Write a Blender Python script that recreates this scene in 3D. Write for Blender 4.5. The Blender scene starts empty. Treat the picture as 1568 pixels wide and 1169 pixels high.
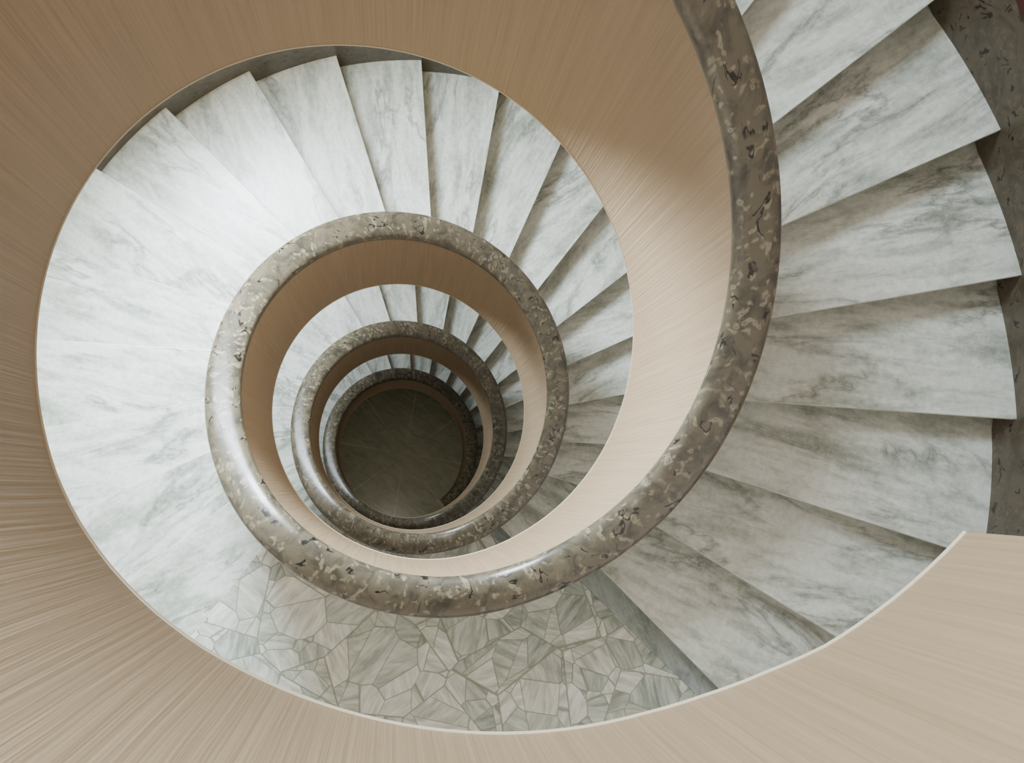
import bpy, math, random, numpy as np
from mathutils import Vector
import bmesh
random.seed(7)
# ------------------------------------------------------------------ parameters
P=3.57; RIS=P/21
TH0=-19.085; A=13.864; TW=3.7268
RIN=0.8442; RH=0.8878; RHO=0.0733; H=0.6093; B=0.7296
E1,E2=-0.0016,-0.0102
TPAR=0.085                       # parapet thickness
TH_END=350.0                     # end of the top landing
TH_BOT=TH0-3*360                 # foot of the lowest flight
KE=np.arange(-720,406,45.); VE=np.array([0,0,0,-1,-3,-5,-9,-13,-18,-22,-24,-23,-17,-10,-1,7,15,20,23,23,30,49,41,28,-20,-66])/1000.
KR=np.arange(-720,136,45.); VR=np.array([-12,-9,-6,-3,0,5,8,9,5,-1,-12,-22,-26,-21,-13,-3,6,17,33,47])/1000.
def RO(th):      # outer wall radius (slightly eccentric shaft)
    d=(th+5+180)%360-180
    return 2.15+.2*math.exp(-(d/40.)**2)
def zbase(th):
    n=np.floor((th-(TH0-A))/360.0); t=(th-(TH0-A))-360*n
    return P*n+P*np.clip(t/(21*A),0,1)
def zr(th):
    s=0
    for o in np.linspace(-12,12,5): s=s+zbase(th+o)
    return s/5
def sm(th,K,V): return sum(np.interp(th+o,K,V) for o in np.linspace(-15,15,7))/7
def z_edge(th):
    if th>333: return z_edge(333)+.003*(th-333)
    return zr(th)-B+sm(th,KE,VE)
def z_rail(th):
    if th>318: return z_rail(318)
    return zr(th)+H+sm(th,KR,VR)
def ell(th):
    t=np.radians(th); return 1+E1*np.cos(2*t)+E2*np.sin(2*t)
def pt(r,th,z,e=True):
    """r: radius at the well (e=True, elliptic) or offset from outer wall (e=False)"""
    k=r*float(ell(th)) if e else RO(th)+r
    t=math.radians(th); return (k*math.cos(t),k*math.sin(t),float(z))

# ------------------------------------------------------------------ helpers
def lin(c):
    return tuple(((v/255.)/12.92 if v/255.<=0.04045 else ((v/255.+0.055)/1.055)**2.4) for v in c)+(1,)
def newobj(name,vs,fs,mats=None,mi=None,uv=None,smooth=False,parent=None):
    m=bpy.data.meshes.new(name); m.from_pydata(vs,[],fs)
    if uv is not None:
        l=m.uv_layers.new(name="UVMap"); k=0
        for f in uv:
            for c in f: l.data[k].uv=c; k+=1
    for x in (mats or []): m.materials.append(x)
    if mi:
        for p_,i in zip(m.polygons,mi): p_.material_index=i
    if smooth:
        for p_ in m.polygons: p_.use_smooth=True
    m.update()
    o=bpy.data.objects.new(name,m); bpy.context.collection.objects.link(o)
    if parent: o.parent=parent
    return o
def empty(name):
    o=bpy.data.objects.new(name,None); bpy.context.collection.objects.link(o); return o
class NT:
    def __init__(s,name):
        s.m=bpy.data.materials.new(name); s.m.use_nodes=True; s.t=s.m.node_tree; s.b=s.t.nodes['Principled BSDF']
    def n(s,typ,**kw):
        x=s.t.nodes.new(typ)
        for k,v in kw.items():
            if k in x.inputs: x.inputs[k].default_value=v
            else: setattr(x,k,v)
        return x
    def l(s,a,b): s.t.links.new(a,b)
    def uv(s,scale,rot=(0,0,0),src='UV'):
        c=s.n('ShaderNodeTexCoord'); m=s.n('ShaderNodeMapping'); m.inputs['Scale'].default_value=scale; m.inputs['Rotation'].default_value=rot
        s.l(c.outputs[src],m.inputs[0]); return m.outputs[0]
    def noise(s,vec,scale,detail=4,rough=.5,dist=0):
        x=s.n('ShaderNodeTexNoise'); x.inputs['Scale'].default_value=scale; x.inputs['Detail'].default_value=detail
        x.inputs['Roughness'].default_value=rough; x.inputs['Distortion'].default_value=dist; s.l(vec,x.inputs['Vector']); return x.outputs[0]
    def ramp(s,fac,stops):
        x=s.n('ShaderNodeValToRGB'); e=x.color_ramp.elements
        while len(e)<len(stops): e.new(.5)
        for q,(p,c) in zip(e,stops): q.position=p; q.color=c if len(c)==4 else lin(c)
        s.l(fac,x.inputs[0]); return x.outputs[0]
    def mix(s,fac,a,b,mode='MIX'):
        x=s.n('ShaderNodeMix'); x.data_type='RGBA'; x.blend_type=mode
        for v,i in((fac,0),(a,6),(b,7)):
            if hasattr(v,'is_linked') or hasattr(v,'links'): s.l(v,x.inputs[i])
            else: x.inputs[i].default_value=v
        return x.outputs[2]
    def math(s,op,a,b=None):
        x=s.n('ShaderNodeMath'); x.operation=op
        for v,i in((a,0),(b,1)):
            if v is None: continue
            if hasattr(v,'links'): s.l(v,x.inputs[i])
            else: x.inputs[i].default_value=v
        return x.outputs[0]
    def vmath(s,op,a,b=None,c=None):
        x=s.n('ShaderNodeVectorMath'); x.operation=op
        for v,i in((a,0),(b,1),(c,2)):
            if v is None: continue
            if hasattr(v,'links'): s.l(v,x.inputs[i])
            else: x.inputs[i].default_value=v
        return x.outputs['Value'] if op=='LENGTH' else x.outputs[0]
    def bump(s,hgt,st,dist=.01):
        x=s.n('ShaderNodeBump'); x.inputs['Strength'].default_value=st; x.inputs['Distance'].default_value=dist
        s.l(hgt,x.inputs['Height']); s.l(x.outputs[0],s.b.inputs['Normal'])
g=lambda v:(v,v,v,1)
def marble(name,light,mid,vein,rough=.3,amount=.8,scale=1.0):
    q=NT(name); v=q.uv((1.5*scale,4.6*scale,1),(0,0,.5))
    n1=q.noise(v,1.5,8,.64,.3)
    base=q.ramp(n1,[(.34,mid),(.5,light),(.75,light)])
    n5=q.noise(q.uv((3.0*scale,17*scale,1),(0,0,.5)),1.0,7,.7,.4)
    base=q.mix(q.ramp(n5,[(.47,g(0)),(.67,g(.75))]),base,lin(mid))
    n2=q.noise(v,.75,8,.6,.5)
    rid=q.math('ABSOLUTE',q.math('SUBTRACT',n2,.5))
    vm=q.ramp(rid,[(0,g(1)),(.009,g(.65)),(.04,g(0))])
    n3=q.noise(v,.9,3,.5,0); patch=q.ramp(n3,[(.42,g(0)),(.55,g(1))])
    f=q.math('MULTIPLY',q.math('MULTIPLY',vm,patch),amount)
    c=q.mix(f,base,lin(vein))
    n4=q.noise(q.uv((1,1,1)),34,5,.75)
    c2=q.mix(.3,c,q.ramp(n4,[(.38,mid),(.62,light)])); q.l(c2,q.b.inputs['Base Color'])
    q.b.inputs['Roughness'].default_value=rough
    return q.m
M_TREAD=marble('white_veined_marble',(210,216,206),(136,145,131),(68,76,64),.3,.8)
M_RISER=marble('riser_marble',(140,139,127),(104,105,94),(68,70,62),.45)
M_STRIP=marble('grey_strip_marble',(160,170,164),(120,130,126),(88,98,94),.3,.5,2.5)
def mosaic():
    q=NT('broken_marble_mosaic'); v=q.uv((1,1,1),src='Object')
    S1=2.8
    b1=q.n('ShaderNodeTexVoronoi'); b1.inputs['Scale'].default_value=S1; q.l(v,b1.inputs['Vector'])
    e1=q.n('ShaderNodeTexVoronoi'); e1.feature='DISTANCE_TO_EDGE'; e1.inputs['Scale'].default_value=S1; q.l(v,e1.inputs['Vector'])
    sp=q.n('ShaderNodeSeparateColor'); q.l(b1.outputs['Color'],sp.inputs[0])
    r1=q.n('ShaderNodeVectorRotate'); r1.rotation_type='Z_AXIS'; q.l(v,r1.inputs['Vector']); q.l(q.math('MULTIPLY',sp.outputs[0],6.28),r1.inputs['Angle'])
    v2=q.vmath('MULTIPLY',q.vmath('ADD',r1.outputs[0],b1.outputs['Color']),(1.0,1.5,0))
    S2=5.9
    vo=q.n('ShaderNodeTexVoronoi'); vo.inputs['Scale'].default_value=S2; q.l(v2,vo.inputs['Vector'])
    ve=q.n('ShaderNodeTexVoronoi'); ve.feature='DISTANCE_TO_EDGE'; ve.inputs['Scale'].default_value=S2; q.l(v2,ve.inputs['Vector'])
    sep=q.n('ShaderNodeSeparateColor'); q.l(vo.outputs['Color'],sep.inputs[0])
    base=q.ramp(sep.outputs[0],[(0,(110,124,116)),(.2,(156,166,154)),(.45,(196,202,190)),(.6,(220,222,212)),(.8,(152,164,148)),(1,(212,211,196))])
    vr=q.n('ShaderNodeVectorRotate'); vr.rotation_type='Z_AXIS'; q.l(v,vr.inputs['Vector']); q.l(q.math('MULTIPLY',sep.outputs[1],6.28),vr.inputs['Angle'])
    mp=q.n('ShaderNodeMapping'); mp.inputs['Scale'].default_value=(5,26,1); q.l(vr.outputs[0],mp.inputs[0])
    n=q.noise(mp.outputs[0],1.3,5,.65,.5)
    c=q.mix(.48,base,q.ramp(n,[(.35,(104,118,104)),(.5,(184,192,178)),(.66,(236,236,228))]))
    ln=q.math('MINIMUM',ve.outputs['Distance'],q.math('MULTIPLY',e1.outputs['Distance'],S2/S1*.9))
    c=q.mix(q.ramp(ln,[(0,g(.85)),(.010,g(.7)),(.018,g(0))]),c,lin((122,130,114)))
    q.l(c,q.b.inputs['Base Color']); q.b.inputs['Roughness'].default_value=.28; return q.m
M_MOS=mosaic()
def plaster(name,c1,c2,rib=1.0):
    q=NT(name)
    v=q.uv((1,1,1)); w=q.noise(v,4,2,.5); 
    cb=q.n('ShaderNodeCombineXYZ'); q.l(q.math('MULTIPLY',w,.006),cb.inputs[0])
    vw=q.vmath('ADD',v,cb.outputs[0])
    n=q.noise(q.vmath('MULTIPLY',vw,(135,2.0,1)),1,2,.5,.15)
    n2=q.noise(q.vmath('MULTIPLY',vw,(44,1.1,1)),1,2,.5,.1)
    h=q.math('ADD',q.math('MULTIPLY',n,.68),q.math('MULTIPLY',n2,.32))
    q.l(q.mix(q.ramp(h,[(.3,g(0)),(.7,g(1))]),lin(c1),lin(c2)),q.b.inputs['Base Color'])
    q.b.inputs['Roughness'].default_value=.5; q.bump(h,.38*rib,.009); return q.m
M_PL=plaster('combed_plaster',(134,115,88),(152,132,104))
M_WALL=plaster('wall_plaster',(176,162,148),(186,172,158),.3)
q=NT('cream_bead'); q.b.inputs['Base Color'].default_value=lin((188,178,152)); q.b.inputs['Roughness'].default_value=.4; M_BEAD=q.m
def railmat(name,c_dark,c_mid,c_light,rough):
    q=NT(name); v=q.uv((1,1,1)); 
    n1=q.noise(v,13,6,.65,.8)
    base=q.ramp(n1,[(.36,c_dark),(.56,c_mid),(.7,c_mid)])
    vo=q.n('ShaderNodeTexVoronoi'); vo.inputs['Scale'].default_value=22
    nd=q.n('ShaderNodeTexNoise'); nd.inputs['Scale'].default_value=11; nd.inputs['Detail'].default_value=3; q.l(v,nd.inputs['Vector'])
    q.l(q.vmath('MULTIPLY_ADD',nd.outputs['Color'],(.22,.22,.22),q.vmath('MULTIPLY',v,(1.4,.6,1))),vo.inputs['Vector'])
    sw=q.ramp(vo.outputs['Distance'],[(.06,g(.2)),(.18,g(.95)),(.3,g(.45)),(.38,g(.05)),(.5,g(0))])
    n2=q.noise(v,6,3,.5); pm=q.ramp(n2,[(.36,g(0)),(.5,g(1))])
    c=q.mix(q.math('MULTIPLY',sw,q.math('MULTIPLY',pm,.65)),base,lin(c_light))
    n3=q.noise(v,10,2,.5,1.5); rid=q.math('ABSOLUTE',q.math('SUBTRACT',n3,.5))
    cr=q.ramp(rid,[(0,g(1)),(.016,g(.9)),(.026,g(0))]); n4=q.noise(v,13,2,.5); cm=q.ramp(n4,[(.56,g(0)),(.59,g(1))])
    c=q.mix(q.math('MULTIPLY',cr,cm),c,lin((12,12,10)))
    q.l(c,q.b.inputs['Base Color']); q.b.inputs['Roughness'].default_value=rough; return q.m
M_RAIL=railmat('brown_conglomerate_marble',(54,52,42),(86,80,64),(146,139,114),.32)
M_BASE=railmat('brown_marble_skirting',(64,58,47),(82,74,60),(98,90,74),.4)
q=NT('dark_red_trim'); q.b.inputs['Base Color'].default_value=lin((60,26,22)); q.b.inputs['Roughness'].default_value=.4; M_RED=q.m

# ------------------------------------------------------------------ staircase
stair=empty('spiral_staircase')
def wedge(th_a,th_b,z0,z1,tw=TW,seg=6,nose=0.0,wb=0,width=None):
    """slab from the well wall to the outer wall between two twisted radial lines"""
    r0=RIN+.02; vs=[];fs=[];uv=[];mi=[]
    ox,oy=random.uniform(0,50),random.uniform(0,50); fl=random.choice((-1,1,1,1)); rt=random.uniform(-.3,.3)
    D=math.degrees
    def span(r,off):
        a=th_a+off; b=th_b+off-D(wb/r)
        if width: a=b-D(width/r)
        return [a+(b-a)*i/seg for i in range(seg+1)]
    inn=[pt(r0,t,0) for t in span(r0,0)]
    out=[pt(.01,t,0,False) for t in span(RO(th_b),tw)]
    if nose:
        for L in(inn,out):
            x,y,_=L[0]; r=math.hypot(x,y); a=math.atan2(y,x)-nose/r; L[0]=(r*math.cos(a),r*math.sin(a),0)
    ring=inn+out[::-1]; n=len(ring)
    vs=[(x,y,z1) for x,y,_ in ring]+[(x,y,z0) for x,y,_ in ring]
    tm=math.radians((th_a+th_b)/2+tw/2)
    def U(x,y,dz=0):
        a=x*math.cos(tm)+y*math.sin(tm); b=-x*math.sin(tm)+y*math.cos(tm)+dz
        return (a*math.cos(rt)-b*math.sin(rt)+ox,fl*(a*math.sin(rt)+b*math.cos(rt))+oy)
    for i in range(seg):
        f=[i,n-1-i,n-2-i,i+1]; fs.append(f); uv.append([U(*vs[j][:2]) for j in f])
        f=[n+i,n+i+1,2*n-2-i,2*n-1-i]; fs.append(f); uv.append([U(*vs[j][:2]) for j in f])
    for i in range(n):
        j=(i+1)%n; f=[i,j,n+j,n+i]; fs.append(f); uv.append([U(vs[k][0],vs[k][1],vs[k][2]) for k in f])
    return vs,fs,uv
def fixn(ob):
    bm=bmesh.new(); bm.from_mesh(ob.data); bmesh.ops.recalc_face_normals(bm,faces=bm.faces); bm.to_mesh(ob.data); bm.free()
def build(name,parts,mats,bevel=0,parent=stair):
    V=[];F=[];UV=[]
    for vs,fs,uv in parts:
        o=len(V); V+=vs; F+=[[i+o for i in f] for f in fs]; UV+=uv
    ob=newobj(name,V,F,mats,None,UV,parent=parent); fixn(ob)
    if bevel:
        b=ob.modifiers.new('bevel','BEVEL'); b.width=bevel; b.segments=2; b.limit_method='ANGLE'; b.angle_limit=math.radians(50)
    return ob
tr=[];ri=[]
for n in (0,1,2,3):
    for k in range(1,21):
        th=TH0+(k-1)*A-360*n; z=-P*n+k*RIS
        tr.append(wedge(th,th+A+.6,z-.03,z,nose=.018))
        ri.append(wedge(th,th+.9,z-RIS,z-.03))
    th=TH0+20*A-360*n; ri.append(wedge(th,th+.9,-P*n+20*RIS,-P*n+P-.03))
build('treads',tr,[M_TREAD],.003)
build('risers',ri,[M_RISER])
TL=TH0+20*A-360
la=[];st=[]
for n in (-1,0,1,2):
    z=-P*n; a0=TL-360*n; a1=(TH0+.9-360*n) if n>=0 else TH_END
    la.append(wedge(a0,a1,z-.03,z,seg=24,nose=.018,wb=.12))
    st.append(wedge(a1-5,a1,z-.03,z,seg=2,width=.12))
build('landing_mosaic',la,[M_MOS],.002)
build('landing_border',st,[M_STRIP],.002)
def sweep(name,ths,prof,mats,ulen=1.0,smooth=True,parent=None):
    V=[];F=[];UV=[]; us=[]
    for i,th in enumerate(ths):
        pr=prof(th); m=len(pr)
        V+= [pt(r,th,z,e) for r,z,e in pr]
        us.append(math.radians(th)*ulen)
    P0=prof(ths[0]); vv=[0]
    for j in range(m):
        a=P0[j];b=P0[(j+1)%m]; vv.append(vv[-1]+math.hypot(a[0]-b[0],a[1]-b[1]))
    for i in range(len(ths)-1):
        for j in range(m):
            k=(j+1)%m
            F.append([i*m+j,(i+1)*m+j,(i+1)*m+k,i*m+k])
            UV.append([(us[i],vv[j]),(us[i+1],vv[j]),(us[i+1],vv[j+1]),(us[i],vv[j+1])])
    for i in(0,len(ths)-1):
        F.append([i*m+j for j in range(m)]); UV.append([(us[i],vv[j]) for j in range(m)])
    ob=newobj(name,V,F,mats,None,UV,smooth=smooth,parent=parent); fixn(ob)
    ob.data.set_sharp_from_angle(angle=math.radians(40))
    return ob
ths=list(np.arange(TH_BOT,TH_END,2.0))+[TH_END]
FL=-3*P
def zb(th): return max(float(z_edge(th)),FL-.01)
sweep('parapet',ths,lambda th:[(RIN,zb(th),True),(RIN,float(z_rail(th))-.02,True),(RIN+TPAR,float(z_rail(th))-.02,True),(RIN+TPAR,zb(th),True)],[M_PL],ulen=RIN,parent=stair)
def sof(th):
    ze=zb(th); zs=max(float(zr(min(th,327)))-.42,FL-.01)
    return [(RIN+TPAR-.01,min(ze+.03,zs),True),(RIN+TPAR-.01,zs+.06,True),(.01,zs+.06,False),(.01,zs,False)]
sweep('soffit',ths,sof,[M_PL],ulen=1.4,parent=stair)
def bead(th):
    c=zb(th); return [(RIN+.003+.006*math.cos(a),c+.006*math.sin(a),True) for a in np.linspace(0,2*math.pi,9)[:-1]]
sweep('edge_bead',ths,bead,[M_BEAD],ulen=RIN,parent=stair)
def rail(th):
    c=float(z_rail(th)); out=[]
    for a in np.linspace(0,2*math.pi,25)[:-1]:
        ca,sa=math.cos(a),math.sin(a)
        out.append((RH+RHO*math.copysign(abs(ca)**.72,ca),c+RHO*.72*math.copysign(abs(sa)**.8,sa),True))
    return out
rl=list(np.arange(TH_BOT-3,TH_END,2.0))+[TH_END]
sweep('handrail',rl,rail,[M_RAIL],ulen=RH,parent=stair)
sk=list(np.arange(TH_BOT,TH_END+.01,2.0))
def zsk(th): return float(zr(min(th,327)))
sweep('baseboard_outer',sk,lambda th:[(-.028,zsk(th)-.2,False),(-.028,zsk(th)+.22,False),(.02,zsk(th)+.22,False),(.02,zsk(th)-.2,False)],[M_BASE],ulen=2.1)
sweep('trim_1',sk,lambda th:[(-.034,zsk(th)+.22,False),(-.034,zsk(th)+.232,False),(.02,zsk(th)+.232,False),(.02,zsk(th)+.22,False)],[M_RED],ulen=2.1)
# ------------------------------------------------------------------ shell
CEIL=P+3.0
WIN_TH=158.0; WIN_W=17.0
wins=[(-P*n+3.9,-P*n+5.5) for n in(0,1,2,3)]
zs=sorted(set([FL-.02,CEIL]+[w for a in wins for w in a]))
V=[];F=[];UV=[]
nth=96; tl=sorted(set([i*360/nth for i in range(nth+1)]+[WIN_TH-WIN_W,WIN_TH+WIN_W]))
for th in tl:
    for z in zs: V.append(pt(.012,th,z,False))
m=len(zs)
for i in range(len(tl)-1):
    for j in range(m-1):
        c=(tl[i]+tl[i+1])/2; zc=(zs[j]+zs[j+1])/2
        if abs(c-WIN_TH)<WIN_W and any(a<zc<b for a,b in wins): continue
        F.append([i*m+j,i*m+j+1,(i+1)*m+j+1,(i+1)*m+j])
        UV.append([(math.radians(tl[k[0]])*2.1,zs[k[1]]) for k in((i,j),(i,j+1),(i+1,j+1),(i+1,j))])
wall=newobj('wall_outer',V,F,[M_WALL],uv=UV,smooth=True)
s=wall.modifiers.new('thick','SOLIDIFY'); s.thickness=.2; s.offset=-1
q=NT('window_frame_paint'); q.b.inputs['Base Color'].default_value=lin((225,225,220)); M_FR=q.m
for i,(a,b) in enumerate(wins):
    V=[];F=[]
    def bar(t0,t1,z0,z1):
        o=len(V)
        for r in(.06,.11):
            for tt,zz in((t0,z0),(t1,z0),(t1,z1),(t0,z1)): V.append(pt(r,tt,zz,False))
        for f in([0,1,2,3],[7,6,5,4],[0,4,5,1],[1,5,6,2],[2,6,7,3],[3,7,4,0]): F.append([o+x for x in f])
    w=1.1
    for c in(WIN_TH-WIN_W,WIN_TH-w/2,WIN_TH+WIN_W-w): bar(c,c+w,a,b)
    for k in range(8):
        t0=WIN_TH-WIN_W+2*WIN_W*k/8; t1=t0+2*WIN_W/8
        bar(t0,t1,a,a+.05); bar(t0,t1,b-.05,b)
    newobj('window_%d'%(i+1),V,F,[M_FR])
    L=bpy.data.lights.new('window_daylight','AREA'); L.shape='RECTANGLE'; L.size=1.0; L.size_y=1.2; L.energy=[400,680,280,90][i]; L.color=(.79,.89,1.0)
    o=bpy.data.objects.new('window_daylight',L); bpy.context.collection.objects.link(o)
    tt=math.radians(WIN_TH); o.location=pt(.17,WIN_TH,(a+b)/2+.1,False)
    o.rotation_euler=Vector((-math.cos(tt),-math.sin(tt),-.3)).to_track_quat('-Z','Y').to_euler()
# floor
q=NT('dark_green_star_floor')
c=q.n('ShaderNodeTexCoord'); gr=q.n('ShaderNodeTexGradient'); gr.gradient_type='RADIAL'; q.l(c.outputs['Object'],gr.inputs[0])
w12=q.math('MULTIPLY',gr.outputs['Fac'],8); fr=q.math('FRACT',w12); tri=q.math('ABSOLUTE',q.math('SUBTRACT',fr,.5))
ln=q.vmath('LENGTH',c.outputs['Object'])
star=q.math('GREATER_THAN',q.math('ADD',tri,q.math('MULTIPLY',ln,.45)),.42)
wn=q.n('ShaderNodeTexWhiteNoise'); wn.noise_dimensions='1D'; q.l(q.math('FLOOR',q.math('MULTIPLY',w12,2)),wn.inputs['W'])
nn=q.noise(q.vmath('MULTIPLY',c.outputs['Object'],(1,3,1)),4,6,.65,1)
c1=q.mix(star,q.ramp(wn.outputs[0],[(0,(70,76,58)),(1,(128,130,104))]),lin((142,144,118))); edge=q.ramp(tri,[(.0,g(1)),(.02,g(0))])
c1=q.mix(edge,c1,lin((184,182,156))); c1=q.mix(.4,c1,q.ramp(nn,[(.3,(50,56,40)),(.7,(160,158,130))]))
q.l(c1,q.b.inputs['Base Color']); q.b.inputs['Roughness'].default_value=.3
V=[(0,0,FL)]+[pt(.2,t,FL,False) for t in range(0,360,5)]
newobj('floor',V,[[0,i,(i%72)+1] for i in range(1,73)],[q.m])
V=[(0,0,CEIL)]+[pt(.2,t,CEIL,False) for t in range(0,360,5)]
newobj('ceiling',V,[[0,(i%72)+1,i] for i in range(1,73)],[M_WALL])
def lamp(name,th,r,z,size,e,col):
    L=bpy.data.lights.new(name,'AREA'); L.shape='DISK'; L.size=size; L.energy=e; L.color=col
    o=bpy.data.objects.new(name,L); bpy.context.collection.objects.link(o)
    t=math.radians(th); o.location=(r*math.cos(t),r*math.sin(t),z); return o
lamp('top_fill',165,1.4,CEIL-.05,.8,34,(1,.78,.66))  # soft warm fill light added below the ceiling, not a known fitting
# warm fill added under the first landing to brighten the well floor
lamp('well_floor_fill',TH_BOT-50,1.35,FL+P-.92,.35,12,(1,.94,.82))
w=bpy.data.worlds.new('World'); bpy.context.scene.world=w; w.use_nodes=True
w.node_tree.nodes['Background'].inputs[0].default_value=(.75,.85,1,1); w.node_tree.nodes['Background'].inputs[1].default_value=1.0
# ------------------------------------------------------------------ camera
cd=bpy.data.cameras.new('camera'); cam=bpy.data.objects.new('camera',cd); bpy.context.collection.objects.link(cam)
cam.location=(0.1129,-0.5215,4.3662); cam.rotation_euler=(0.1043,-0.1163,0.5559)
cd.sensor_width=36; cd.lens=2205.5/2217*36; cd.clip_start=.02
bpy.context.scene.camera=cam
